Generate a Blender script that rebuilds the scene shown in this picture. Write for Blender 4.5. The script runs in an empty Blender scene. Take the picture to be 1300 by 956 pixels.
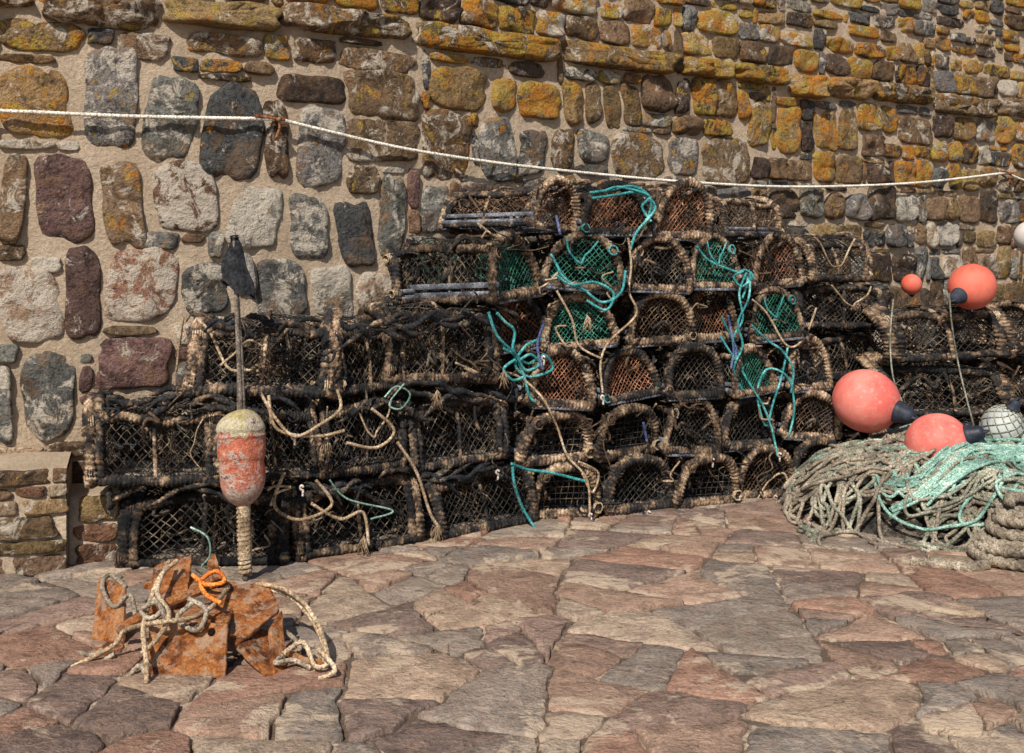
import bpy, math, random, bmesh
import numpy as np
from mathutils import Vector, Matrix
rng=np.random.RandomState(7); random.seed(7)
PI=math.pi
F=1444.; EYE=1.6; HY=325.
# survey helpers: bearing / elevation at a known distance -> world metres
def sight(px,py,Y): return np.array([(px-650)/F*Y, Y, EYE-(py-HY)/F*Y])
def gnd(px,py,z=0.0):
    Y=(EYE-z)*F/(py-HY); return np.array([(px-650)/F*Y,Y,z])

# ------------------------------------------------------------------ mesh accumulator
class Acc:
    def __init__(s): s.v=[];s.n=0;s.l=[];s.sz=[];s.mi=[];s.c=[];s.a=[]
    def add(s,V,faces,mat=0,col=None,aux=None):
        V=np.asarray(V,float)
        for f in faces:
            f=np.asarray(f,int)
            if len(f)==0: continue
            s.l.append((f+s.n).ravel()); s.sz.append(np.full(len(f),f.shape[1])); s.mi.append(np.full(len(f),mat))
        c=np.ones((len(V),4)); a=np.zeros((len(V),4))
        if col is not None: c[:,:]=col
        if aux is not None: a[:,:]=aux
        s.v.append(V); s.c.append(c); s.a.append(a); s.n+=len(V)
    def mesh(s,name,mats,smooth=True,attrs=False):
        me=bpy.data.meshes.new(name)
        V=np.vstack(s.v); L=np.concatenate(s.l); S=np.concatenate(s.sz); M=np.concatenate(s.mi)
        me.vertices.add(len(V)); me.vertices.foreach_set('co',V.ravel())
        me.loops.add(len(L)); me.loops.foreach_set('vertex_index',L.astype(np.int32))
        me.polygons.add(len(S)); st=np.r_[0,np.cumsum(S)[:-1]]
        me.polygons.foreach_set('loop_start',st.astype(np.int32))
        me.polygons.foreach_set('material_index',M.astype(np.int32))
        me.polygons.foreach_set('use_smooth',np.full(len(S),smooth))
        for m in mats: me.materials.append(m)
        me.update(calc_edges=True)
        if attrs:
            for nm,arr in (('Col',s.c),('Aux',s.a)):
                at=me.color_attributes.new(nm,'FLOAT_COLOR','POINT'); at.data.foreach_set('color',np.vstack(arr).ravel())
        me.validate()
        return me
    def obj(s,name,mats,smooth=True,parent=None,attrs=False):
        o=bpy.data.objects.new(name,s.mesh(name,mats,smooth,attrs)); bpy.context.collection.objects.link(o)
        if parent: o.parent=parent
        return o
def empty(name,loc=(0,0,0)):
    o=bpy.data.objects.new(name,None); bpy.context.collection.objects.link(o); o.location=loc; return o

def smooth_path(P,k=8,closed=False):
    P=np.asarray(P,float); n=len(P); out=[]
    if closed: idx=lambda i:P[i%n]; rg=range(n)
    else:
        idx=lambda i:P[min(max(i,0),n-1)]; rg=range(n-1)
    t=np.linspace(0,1,k,endpoint=False)[:,None]
    for i in rg:
        a,b,c,d=idx(i-1),idx(i),idx(i+1),idx(i+2)
        out.append(.5*((2*b)+(-a+c)*t+(2*a-5*b+4*c-d)*t**2+(-a+3*b-3*c+d)*t**3))
    if not closed: out.append(P[-1:])
    return np.vstack(out)
def resample(P,seg,closed=False):
    P=np.asarray(P,float)
    if closed: P=np.vstack([P,P[:1]])
    d=np.r_[0,np.cumsum(np.linalg.norm(np.diff(P,axis=0),axis=1))]
    n=max(2,int(d[-1]/seg)+1); t=np.linspace(0,d[-1],n)
    R=np.stack([np.interp(t,d,P[:,i]) for i in range(3)],1)
    if closed: R=R[:-1]; t=t[:-1]
    return R,t
def tube(acc,P,r,n=6,seg=.02,closed=False,mode=None,pitch=.03,amp=.15,mat=0,col=None,simple=False,caps=True):
    R,s=resample(P,seg,closed); m=len(R)
    T=np.roll(R,-1,0)-np.roll(R,1,0) if closed else np.gradient(R,axis=0)
    T/= (np.linalg.norm(T,axis=1)[:,None]+1e-9)
    if simple:
        ax=np.argmin(np.abs(T).mean(0)); ref=np.zeros(3); ref[ax]=1
        N=np.cross(T,ref); N/=np.linalg.norm(N,axis=1)[:,None]+1e-9
    else:
        N=np.zeros((m,3)); ref=np.array([0,0,1.]) if abs(T[0][2])<.9 else np.array([1.,0,0])
        c=np.cross(T[0],ref); c/=np.linalg.norm(c)
        cx,cy,cz=c
        for i in range(m):
            tx,ty,tz=T[i]; d=cx*tx+cy*ty+cz*tz
            cx-=d*tx; cy-=d*ty; cz-=d*tz
            l=math.sqrt(cx*cx+cy*cy+cz*cz)+1e-9; cx/=l;cy/=l;cz/=l
            N[i]=(cx,cy,cz)
    B=np.cross(T,N)
    th=np.arange(n)*2*PI/n
    rr=np.full((m,n),1.0)*r if np.isscalar(r) else np.interp(s,np.linspace(0,s[-1],len(r)),r)[:,None]*np.ones((1,n))
    if mode=='rope': rr=rr*(1+amp*np.cos(3*th[None,:]-6*PI*s[:,None]/pitch))
    elif mode=='wrap':
        ph=2*PI*s[:,None]/pitch+th[None,:]
        rr=rr*(.8+2.2*amp*np.abs(np.cos(ph/2)))*(1+.10*np.sin(s[:,None]*23+r*900)+.06*np.sin(s[:,None]*61))
    V=R[:,None,:]+rr[:,:,None]*(np.cos(th)[None,:,None]*N[:,None,:]+np.sin(th)[None,:,None]*B[:,None,:])
    V=V.reshape(-1,3)
    i=np.arange(m if closed else m-1)[:,None]; j=np.arange(n)[None,:]
    i2=(i+1)%m; j2=(j+1)%n
    q=np.stack([i*n+j+0*j2,i*n+j2,i2*n+j2,i2*n+j],-1).reshape(-1,4)
    fs=[q]
    if not closed and caps: fs+= [np.arange(n)[::-1][None,:], (np.arange(n)+(m-1)*n)[None,:]]
    acc.add(V,fs,mat,col)
def lathe(acc,prof,n=24,mat=0,M=None,wob=0,col=None):
    prof=np.array(prof,float); m=len(prof); th=np.arange(n)*2*PI/n
    V=np.stack([prof[:,0:1]*np.cos(th)[None],prof[:,0:1]*np.sin(th)[None],prof[:,1:2]*np.ones((1,n))],-1).reshape(-1,3)
    if wob: V+= wob*np.sin(V[:,[1,2,0]]*37+1)
    if M is not None: V=V@np.array(M.to_3x3()).T+np.array(M.translation)
    i=np.arange(m-1)[:,None]; j=np.arange(n)[None,:]; j2=(j+1)%n
    q=np.stack([i*n+j,i*n+j2,(i+1)*n+j2,(i+1)*n+j],-1).reshape(-1,4)
    acc.add(V,[q],mat,col)
def boxm(acc,c,size,mat=0,R=None,b=.003,col=None):
    bm=bmesh.new(); bmesh.ops.create_cube(bm,size=1.0); b=min(b,min(size)*.3)
    for v in bm.verts: v.co=Vector((v.co.x*size[0],v.co.y*size[1],v.co.z*size[2]))
    bmesh.ops.bevel(bm,geom=bm.edges[:],offset=b,segments=1,affect='EDGES')
    bm.verts.index_update()
    V=np.array([v.co[:] for v in bm.verts])
    fs={}
    for f in bm.faces: fs.setdefault(len(f.verts),[]).append([v.index for v in f.verts])
    bm.free()
    if R is not None: V=V@np.array(R).T
    acc.add(V+np.array(c),list(fs.values()),mat,col)

def sn(x,y,f,seed,K=5):
    r=np.random.RandomState(seed); o=0
    for k in range(K):
        a=r.uniform(0,2*PI); g=f*r.uniform(.6,1.7); o=o+np.sin(g*(x*math.cos(a)+y*math.sin(a))+r.uniform(0,6.3))
    return o/K*1.6

# ------------------------------------------------------------------ materials
class Mt:
    def __init__(s,name,rough=.85,spec=.3):
        s.m=bpy.data.materials.new(name); s.m.use_nodes=True; s.nt=s.m.node_tree
        s.b=s.nt.nodes['Principled BSDF']; s.b.inputs['Roughness'].default_value=rough
        s.b.inputs['Specular IOR Level'].default_value=spec
        s.tc=s.nt.nodes.new('ShaderNodeTexCoord'); s.vec=s.tc.outputs['Object']
    def L(s,a,b): s.nt.links.new(a,b)
    def set(s,inp,v):
        if isinstance(v,bpy.types.NodeSocket): s.L(v,inp)
        elif isinstance(v,(tuple,list)) : inp.default_value=tuple(v)+((1,) if len(v)==3 and len(inp.default_value)==4 else ())
        else: inp.default_value=v
    def noise(s,scale,detail=5,rough=.6,dist=0,vec=None):
        n=s.nt.nodes.new('ShaderNodeTexNoise'); s.L(vec or s.vec,n.inputs['Vector'])
        n.inputs['Scale'].default_value=scale; n.inputs['Detail'].default_value=detail
        n.inputs['Roughness'].default_value=rough; n.inputs['Distortion'].default_value=dist
        return n.outputs['Fac']
    def math(s,op,a,b=0,clamp=False):
        n=s.nt.nodes.new('ShaderNodeMath'); n.operation=op; n.use_clamp=clamp
        s.set(n.inputs[0],a); s.set(n.inputs[1],b); return n.outputs[0]
    def ss(s,x,lo,hi):
        n=s.nt.nodes.new('ShaderNodeMapRange'); n.interpolation_type='SMOOTHSTEP'
        s.set(n.inputs[0],x); n.inputs[1].default_value=lo; n.inputs[2].default_value=hi; return n.outputs[0]
    def lin(s,x,lo,hi,a,b):
        n=s.nt.nodes.new('ShaderNodeMapRange'); s.set(n.inputs[0],x)
        for k,v in zip((1,2,3,4),(lo,hi,a,b)): n.inputs[k].default_value=v
        return n.outputs[0]
    def mix(s,f,a,b,blend='MIX'):
        n=s.nt.nodes.new('ShaderNodeMix'); n.data_type='RGBA'; n.blend_type=blend
        s.set(n.inputs[0],f); s.set(n.inputs[6],a); s.set(n.inputs[7],b); return n.outputs[2]
    def ramp(s,f,stops):
        n=s.nt.nodes.new('ShaderNodeValToRGB'); s.L(f,n.inputs[0]); e=n.color_ramp.elements
        while len(e)<len(stops): e.new(.5)
        for k,(p,c) in enumerate(stops): e[k].position=p; e[k].color=tuple(c)+(1,)
        return n.outputs[0]
    def scale(s,col,f):
        n=s.nt.nodes.new('ShaderNodeVectorMath'); n.operation='SCALE'; s.set(n.inputs[0],col); s.set(n.inputs['Scale'],f); return n.outputs[0]
    def attr(s,name):
        n=s.nt.nodes.new('ShaderNodeAttribute'); n.attribute_name=name; return n
    def bump(s,h,strength=.5,dist=.01):
        n=s.nt.nodes.new('ShaderNodeBump'); s.L(h,n.inputs['Height']); n.inputs['Strength'].default_value=strength; n.inputs['Distance'].default_value=dist
        s.L(n.outputs[0],s.b.inputs['Normal'])
    def col(s,c): s.set(s.b.inputs['Base Color'],c)
    def rnd(s): n=s.nt.nodes.new('ShaderNodeObjectInfo'); return n.outputs['Random']

m=Mt('wall_stone',.9,.2)
at=m.attr('Col'); ax=m.attr('Aux')
sep=m.nt.nodes.new('ShaderNodeSeparateColor'); m.L(ax.outputs['Color'],sep.inputs[0])
n1=m.noise(9,5,.68,.4); n2=m.noise(42,5,.72); n4=m.noise(130,2,.7)
c=m.scale(at.outputs['Color'],m.lin(n2,.3,.7,.3,1.85))
c=m.mix(m.ss(n1,.50,.64),c,m.scale(c,.42))
st=m.noise(5,4,.65,.8)
c=m.mix(m.math('MULTIPLY',m.ss(st,.5,.66),.45),c,(.29,.165,.08))
nw=m.noise(8,6,.75,.6)
w=m.math('ADD',nw,m.math('MULTIPLY',sep.outputs[0],.27)); wm=m.ss(w,.64,.72)
c=m.mix(m.math('MULTIPLY',wm,.82),c,m.mix(n2,(.40,.32,.23),(.84,.75,.62)))
l=m.math('ADD',m.math('SUBTRACT',1.0,nw),m.math('MULTIPLY',at.outputs['Alpha'],.26)); l=m.math('ADD',l,m.math('MULTIPLY',n2,.25)); lm=m.ss(l,.785,.86)
lc=m.mix(m.ss(st,.42,.58),(.46,.31,.055),(.54,.21,.022))
c=m.mix(m.math('MULTIPLY',lm,.85),c,m.scale(lc,m.lin(n4,.3,.7,.5,1.35)))
c=m.mix(m.math('MULTIPLY',m.ss(n2,.56,.65),.6),c,(.035,.026,.02))
m.col(c)
h=m.math('ADD',m.math('MULTIPLY',n1,1.8),m.math('ADD',m.math('MULTIPLY',n2,.9),m.math('MULTIPLY',n4,.22)))
m.bump(h,.95,.036); M_stone=m.m

m=Mt('lime_mortar',.95,.1)
n1=m.noise(5,4,.6); n2=m.noise(45,5,.78); n4=m.noise(1.6,3)
c=m.mix(n1,(.54,.40,.27),(.74,.58,.42)); c=m.scale(c,m.lin(n2,.3,.7,.62,1.22)); c=m.mix(m.math('MULTIPLY',m.ss(n4,.45,.65),.45),c,(.40,.29,.19))
c=m.mix(m.ss(n2,.60,.70),c,(.11,.08,.055)); m.col(c)
m.bump(m.math('ADD',n2,n1),.95,.030); M_mortar=m.m

m=Mt('paving_slate',.95,.08)
at=m.attr('Col'); n1=m.noise(7,5,.68,.5); n2=m.noise(60,5,.78); n3=m.noise(2.1,6,.72,.5); n4=m.noise(15,5,.75,.3)
c=m.scale(at.outputs['Color'],m.lin(n1,.3,.7,.6,1.45)); c=m.scale(c,m.lin(n2,.3,.7,.55,1.45))
c=m.mix(m.math('MULTIPLY',m.ss(n4,.48,.64),.4),c,(.43,.27,.185))
c=m.mix(m.math('MULTIPLY',m.ss(n3,.54,.60),.75),c,m.mix(n4,(.48,.34,.23),(.78,.62,.45)))
c=m.mix(m.math('MULTIPLY',m.ss(n4,.60,.68),.65),c,(.09,.06,.045)); m.col(c)
m.bump(m.math('ADD',m.math('MULTIPLY',n1,1.4),m.math('ADD',m.math('MULTIPLY',n4,1.),m.math('MULTIPLY',n2,.45))),.95,.030); M_pave=m.m

m=Mt('ground_mortar',.95,.1)
n1=m.noise(3,5,.65); n2=m.noise(40,4,.75); n3=m.noise(4,5,.7)
c=m.mix(n1,(.42,.31,.21),(.72,.57,.43)); c=m.scale(c,m.lin(n2,.3,.7,.6,1.25)); c=m.mix(m.math('MULTIPLY',m.ss(n3,.38,.52),.9),c,(.10,.07,.052)); m.col(c)
m.bump(m.math('ADD',n2,n3),.9,.02); M_gm=m.m

def fibre(name,stops,scale=6,rough=.9,bs=110,rnd=.5):
    m=Mt(name,rough,.12)
    r=m.rnd(); add=m.nt.nodes.new('ShaderNodeVectorMath'); add.operation='ADD'
    cmb=m.nt.nodes.new('ShaderNodeCombineXYZ'); m.L(m.math('MULTIPLY',r,37.),cmb.inputs[0]); m.L(m.vec,add.inputs[0]); m.L(cmb.outputs[0],add.inputs[1])
    v=add.outputs[0]
    n1=m.noise(scale,3,.75,0,v); n2=m.noise(bs,1,.7,0,v)
    c=m.ramp(n1,stops); c=m.scale(c,m.lin(n2,.3,.7,.4,1.65)); c=m.scale(c,m.lin(r,0,1,1-rnd*.5,1+rnd*.5))
    m.col(c); return m.m
M_wrap=fibre('wrapped_frame_rope',[(.36,(.020,.018,.017)),(.45,(.055,.04,.03)),(.52,(.17,.11,.068)),(.60,(.30,.21,.135)),(.72,(.54,.43,.31))],11,rnd=.8)
M_wrapd=fibre('wrapped_frame_dark',[(.38,(.013,.013,.014)),(.52,(.035,.03,.026)),(.61,(.16,.105,.066)),(.73,(.36,.27,.18))],10,rnd=.8)
M_nblk=fibre('net_black',[(.35,(.014,.014,.014)),(.52,(.045,.038,.032)),(.66,(.19,.15,.105))],9)
M_nbrn=fibre('net_brown',[(.35,(.03,.022,.017)),(.55,(.11,.07,.045)),(.7,(.26,.18,.115))],8)
M_nor=fibre('net_orange',[(.38,(.04,.028,.02)),(.52,(.22,.10,.055)),(.7,(.55,.26,.15))],7)
M_ngr=fibre('net_green',[(.36,(.015,.035,.028)),(.5,(.03,.15,.10)),(.7,(.12,.34,.25))],7)
M_slat=fibre('weathered_slat',[(.3,(.03,.03,.035)),(.5,(.12,.125,.145)),(.7,(.34,.34,.36))],10)
M_wood=fibre('weathered_wood',[(.3,(.06,.045,.035)),(.5,(.18,.145,.115)),(.7,(.34,.29,.24))],10)
M_tan=fibre('rope_tan',[(.3,(.12,.08,.045)),(.5,(.33,.235,.145)),(.7,(.56,.44,.31))],9)
M_teal=fibre('rope_teal',[(.3,(.02,.09,.095)),(.5,(.04,.22,.22)),(.7,(.18,.42,.39))],9)
M_mint=fibre('rope_mint',[(.3,(.08,.13,.10)),(.46,(.18,.30,.24)),(.58,(.28,.43,.35)),(.7,(.50,.58,.48))],5)
M_gryr=fibre('rope_grey_green',[(.3,(.06,.062,.045)),(.5,(.20,.19,.14)),(.7,(.42,.40,.30))],5)
M_brnr=fibre('rope_brown_grey',[(.3,(.07,.055,.04)),(.5,(.23,.185,.135)),(.7,(.43,.36,.27))],5)
M_white=fibre('rope_white',[(.3,(.52,.46,.37)),(.5,(.70,.64,.53)),(.7,(.8,.75,.66))],9,rnd=.1)
M_blue=fibre('rope_blue',[(.3,(.03,.04,.09)),(.5,(.07,.09,.2)),(.7,(.2,.23,.36))],9)
M_orr=fibre('rope_orange',[(.3,(.35,.08,.015)),(.5,(.58,.17,.03)),(.7,(.62,.27,.08))],9)
M_clip=fibre('plastic_clip',[(.3,(.3,.24,.2)),(.6,(.55,.47,.42))],9,.5)
M_blackc=fibre('black_cloth',[(.3,(.012,.012,.014)),(.7,(.035,.035,.038))],9,.8,60)
m=Mt('rust',.95,.1); n1=m.noise(9,6,.75,.3); n2=m.noise(60,5,.78); n3=m.noise(20,5,.7)
c=m.ramp(n1,[(.33,(.06,.025,.015)),(.44,(.20,.07,.028)),(.52,(.42,.15,.045)),(.6,(.46,.21,.085)),(.7,(.42,.28,.18))]); c=m.scale(c,m.lin(n2,.3,.7,.4,1.55))
c=m.mix(m.math('MULTIPLY',m.ss(n3,.50,.60),.6),c,(.48,.34,.24)); m.col(c); m.bump(m.math('ADD',m.math('MULTIPLY',n3,1.2),n2),.95,.018); M_rust=m.m

def vinyl(name,a,b,c2):
    m=Mt(name,.42,.3); n1=m.noise(5,4,.6); n2=m.noise(30,5,.75)
    c=m.mix(m.ss(n1,.35,.65),a,b); c=m.mix(m.math('MULTIPLY',m.ss(n2,.50,.7),.6),c,c2); m.col(c)
    m.set(m.b.inputs['Roughness'],m.lin(n1,.3,.7,.45,.7)); return m.m
M_pink=vinyl('vinyl_pink_red',(.68,.13,.10),(.74,.22,.17),(.58,.37,.31))
M_red=vinyl('vinyl_orange_red',(.68,.10,.06),(.72,.17,.11),(.4,.14,.1))
M_pale=vinyl('vinyl_pale',(.62,.55,.5),(.72,.68,.62),(.5,.38,.33))
M_grn=vinyl('float_pale_grey',(.36,.38,.36),(.52,.54,.51),(.25,.24,.22))
M_lug=vinyl('vinyl_lug',(.015,.018,.03),(.03,.035,.05),(.1,.1,.1))

m=Mt('worn_float_paint',.75,.25)
sx=m.nt.nodes.new('ShaderNodeSeparateXYZ'); m.L(m.vec,sx.inputs[0]); n1=m.noise(14,5,.65); n2=m.noise(60,4,.7); n3=m.noise(11,7,.75,.4)
z=m.math('ADD',sx.outputs[2],m.lin(n1,.3,.7,-.05,.05))
c=m.mix(m.ss(z,.72,.74),(.55,.16,.09),(.58,.50,.33)); c=m.mix(m.ss(z,.79,.82),c,(.48,.39,.16))
c=m.mix(m.math('MULTIPLY',m.ss(z,.52,.45),.8),c,(.45,.34,.27))
c=m.mix(m.math('MULTIPLY',m.ss(n3,.50,.56),.8),c,(.56,.44,.36)); c=m.mix(m.ss(n3,.60,.65),c,(.12,.07,.05)); c=m.scale(c,m.lin(n2,.3,.7,.55,1.25)); m.col(c)
m.bump(m.math('ADD',n3,n2),.9,.016); M_float=m.m

# ------------------------------------------------------------------ wall path (plan)
PW=np.array([(-6.9,5.0,0),(-5.5,5.35,0),(-4.2,5.68,0),(-2.75,6.1,0),(-1.38,6.65,0),(.5,7.92,0),(2.5,9.27,0),(4.59,10.7,0),(8,13,0),(11,15,0)],float)
PWs,ss_=resample(smooth_path(PW,12),.05)
TW=np.gradient(PWs,axis=0); TW/=np.linalg.norm(TW,axis=1)[:,None]
NW=np.stack([TW[:,1],-TW[:,0],0*TW[:,0]],1)
SL=ss_[-1]; brg=650+F*PWs[:,0]/PWs[:,1]
def wmap(s,z,d):
    s=np.asarray(s,float); z=np.asarray(z,float)
    p=[np.interp(s,ss_,PWs[:,i]) for i in range(2)]; n=[np.interp(s,ss_,NW[:,i]) for i in range(2)]
    return np.stack([p[0]+n[0]*d,p[1]+n[1]*d,z+0*s],-1)
def px2s(px): return float(np.interp(px,brg,ss_))
def wdist(px): return float(np.interp(px2s(px),ss_,PWs[:,1]))
def px2sz(px,py): return px2s(px), EYE-(py-HY)/F*wdist(px)

PAL={'g':(.165,.153,.135),'d':(.078,.076,.072),'b':(.185,.117,.068),'p':(.150,.088,.074),'o':(.26,.17,.08),'w':(.27,.245,.21),'r':(.22,.11,.07),'t':(.37,.26,.175),'k':(.085,.058,.043)}
def stone(acc,mp,s0,z0,s1,z1,prot,kind,lich,white,base=0.0,nseg=24,grow_=1.0,square=0):
    seed=rng.randint(1e6); r=np.random.RandomState(seed)
    hw=(s1-s0)/2*grow_; hh=(z1-z0)/2*grow_; sc=(s0+s1)/2; zc=(z0+z1)/2
    th=np.arange(nseg)*2*PI/nseg+r.uniform(0,.2)
    e=r.uniform(3.0,8)+square; rad=(np.abs(np.cos(th))**e+np.abs(np.sin(th))**e)**(-1/e)
    pert=np.ones(nseg)
    for k in range(1,9): pert+= r.uniform(0,.055 if k<5 else .028)*np.cos(k*th+r.uniform(0,6.3))
    pert=1+(pert-pert.mean())
    R=np.minimum(rad*pert,1.35)
    sk=r.uniform(-.16,.16)
    ts=np.array([.0,.3,.6,.82,.93,.98,1.0]); hs=np.array([1,1,.98,.93,.76,.32,-.6])
    U=ts[:,None]*(R*np.cos(th))[None]; W=ts[:,None]*(R*np.sin(th))[None]
    S=sc+hw*(U+sk*W*hh/max(hw,.01)); Z=zc+hh*W
    ta,tb=r.uniform(-.35,.35,2)
    mask=(hs[:,None]>.3)
    rid=np.abs(sn(S,Z,16,seed+3,3))
    D=prot*(hs[:,None]+ (ta*U+tb*W))+ prot*mask*(.35*sn(S,Z,24,seed)+.3*rid-.2+.18*sn(S,Z,60,seed+1))
    V=mp(S.ravel(),Z.ravel(),(D+base).ravel())
    m_=len(ts); i=np.arange(m_-1)[:,None]; j=np.arange(nseg)[None,:]; j2=(j+1)%nseg
    q=np.stack([i*nseg+j,i*nseg+j2,(i+1)*nseg+j2,(i+1)*nseg+j],-1).reshape(-1,4)
    c=np.array(PAL[kind])*r.uniform(.6,1.4)*(1+r.uniform(-.04,.04,3))
    acc.add(V,[q],0,(c[0],c[1],c[2],lich),(white,r.rand(),0,0))

EX="""0,26,104,66,o,.8;150,42,214,76,b,.3;232,44,330,70,b,.5;0,86,88,172,o,.7;108,62,174,186,g,.45;185,97,250,202,g,.25;257,108,331,226,d,.2;334,128,366,222,b,.2
378,138,436,237,g,.3;354,96,438,131,k,.2;440,92,531,150,b,.35;440,152,530,206,b,.2;545,84,616,141,o,.5;535,144,597,228,b,.5;608,153,651,230,g,.4;624,98,655,141,o,.9;657,104,709,152,o,1.0
714,104,739,156,o,.5;743,108,763,156,o,.4;766,110,786,165,o,.4;789,108,812,160,o,.3;0,196,34,306,b,.3;46,198,118,302,p,.2;131,205,182,312,b,.4;192,208,274,291,r,.1;290,238,356,312,w,.0
369,248,414,330,g,.2;429,258,473,337,d,.1;440,209,481,247,b,.2;482,224,514,322,g,.3;534,236,567,297,g,.2;0,338,79,432,t,.1;83,317,128,431,p,.0;139,317,223,409,r,.0;230,334,290,398,g,.0
326,330,386,404,g,.1;397,338,446,402,w,.1;453,345,503,396,t,.1;30,444,96,556,g,.0;-20,466,16,562,g,.0;123,430,216,494,p,.0;184,294,226,316,g,0;40,326,78,346,w,0;264,294,283,327,g,0
657,166,691,222,g,.4;698,165,726,217,b,.4;733,165,771,207,g,.4;775,170,842,228,b,.45;848,176,886,222,g,.5;890,176,951,236,b,.4;984,137,1013,195,o,.9;1032,140,1060,190,o,.8;950,130,976,186,o,.8
1064,139,1086,190,o,.6;1138,148,1179,183,b,.4;372,50,426,80,b,.5;430,64,521,91,b,.4"""
LEDGE="""-260,-30,-110,6,b,.6;-100,-28,40,4,b,.5;60,-24,200,6,b,.5;210,-20,350,8,o,.5;360,4,520,34,b,.6;525,22,706,70,b,.85;714,54,851,104,o,.75;864,80,926,113,o,1.0;930,85,996,127,o,1.0;1000,94,1041,130,o,1.0;1047,103,1101,131,o,.7;1106,107,1180,134,b,.6;1186,112,1260,136,b,.5;1266,116,1340,139,b,.5;1350,120,1440,142,b,.5"""
cell=.0125; nS=int(SL/cell); nZ=int(4.7/cell); occ=np.zeros((nS,nZ),bool)
def mark(s0,z0,s1,z1,g): occ[max(0,int((s0-g)/cell)):int((s1+g)/cell)+1, max(0,int((z0-g)/cell)):int((z1+g)/cell)+1]=True
wallE=empty('stone_wall'); SA=Acc()
for blk,led in ((EX,0),(LEDGE,1)):
    for it in blk.replace('\n',';').split(';'):
        a=it.split(','); x0,y0,x1,y1=map(float,a[:4]); li=float(a[5])
        s0,zt=px2sz(x0,y0); s1,zb=px2sz(x1,y1); xm=(x0+x1)/2
        _,zt=px2sz(xm,y0); _,zb=px2sz(xm,y1)
        if led: zt=3.07+rng.uniform(-.03,.03); zb=zt-rng.uniform(.14,.19)
        s0=max(s0,.02)
        wh={'w':.9,'t':.8,'r':.75,'g':.5,'b':.45,'p':.3}.get(a[4],.2)
        stone(SA,wmap,s0,zb,s1,zt,.09 if led else rng.uniform(.022,.042),a[4],li*.9,wh,nseg=34,grow_=1.04,square=3 if led else 0)
        mark(s0,zb,s1,zt,.018 if x0<520 and not led else .006)
def pick(s,z):
    px=float(np.interp(s,ss_,brg))
    if z>3.05:
        kind=rng.choice(list('gkbotwd'),p=[.27,.13,.18,.15,.12,.07,.08]); li=rng.choice([.0,.4,.8,1.0],p=[.3,.25,.25,.2])
    elif z>2.3:
        kind=rng.choice(list('bogkd'),p=[.34,.20,.24,.13,.09]); li=rng.choice([.2,.5,.85],p=[.4,.3,.3])
    elif px<560: kind=rng.choice(list('gbprwdt'),p=[.26,.22,.14,.1,.1,.08,.1]); li=rng.uniform(0,.2)
    else: kind=rng.choice(list('bogkwtd'),p=[.30,.10,.24,.14,.06,.08,.08]); li=rng.uniform(.0,.45)
    wh={'w':.9,'t':.8,'r':.7,'g':.5}.get(kind,.3)*rng.uniform(.3,1.2)
    return kind,li,wh
def grow(i,j,tw,thh):
    i1=i
    while i1<nS-1 and i1-i<tw and not occ[i1+1,j]: i1+=1
    j1=j
    while j1<nZ-1 and j1-j<thh and not occ[i:i1+1,j1+1].any(): j1+=1
    return i1,j1
def putgrid(i,j,i1,j1,g):
    s0,z0,s1,z1=i*cell,j*cell,(i1+1)*cell,(j1+1)*cell
    kind,li,wh=pick((s0+s1)/2,(z0+z1)/2)
    mn=min(s1-s0,z1-z0)
    stone(SA,wmap,s0-.002,z0-.002,s1+.002,z1+.002,min(.045,.014+mn*.18)*rng.uniform(.7,1.3),kind,li,wh,nseg=22 if mn>.08 else 12)
    mark(s0,z0,s1,z1,g)
j=2
while j<nZ-4:
    z=j*cell
    hi=z>3.04
    rowh=rng.randint(6,13) if hi else rng.randint(15,26)
    if rng.rand()<.22 and not hi: rowh=rng.randint(5,8)
    i=1
    while i<nS-4:
        if occ[i,j]: i+=1; continue
        tw=rng.randint(8,34) if hi else rng.randint(11,28)
        i1,j1=grow(i,j,tw,rowh+rng.randint(-6,3))
        if i1-i>=3 and j1-j>=3: putgrid(i,j,i1,j1,.008); i=i1+1
        else: i=i1+1
    j+=rowh+1
for t in range(14000):
    i=rng.randint(1,nS-5); j=rng.randint(1,nZ-5)
    if occ[i,j]: continue
    while i>1 and not occ[i-1,j]: i-=1
    while j>1 and not occ[i,j-1]: j-=1
    i1,j1=grow(i,j,22,16)
    if i1-i>=2 and j1-j>=2: putgrid(i,j,i1,j1,.006)
SA.obj('wall_stones',[M_stone],parent=wallE,attrs=True)
A=Acc(); ns=int(SL/.03); nz=int(4.7/.03)
S,Z=np.meshgrid(np.linspace(0,SL,ns),np.linspace(-.1,4.7,nz),indexing='ij')
D=.010*sn(S,Z,16,3,7)+.007*sn(S,Z,50,4,7)+.003
V=wmap(S.ravel(),Z.ravel(),D.ravel())
i=np.arange(ns-1)[:,None]; j=np.arange(nz-1)[None,:]
A.add(V,[np.stack([i*nz+j,(i+1)*nz+j,(i+1)*nz+j+1,i*nz+j+1],-1).reshape(-1,4)])
S1=np.linspace(0,SL,80); a=wmap(S1,0*S1+4.7,0*S1); b=wmap(S1,0*S1+4.72,0*S1-.8); c=wmap(S1,0*S1-.1,0*S1-.8)
i=np.arange(79)[:,None]
A.add(np.vstack([a,b,c]),[np.hstack([i,i+1,i+81,i+80]),np.hstack([i+80,i+81,i+161,i+160])])
A.obj('mortar',[M_mortar],parent=wallE)

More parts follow.
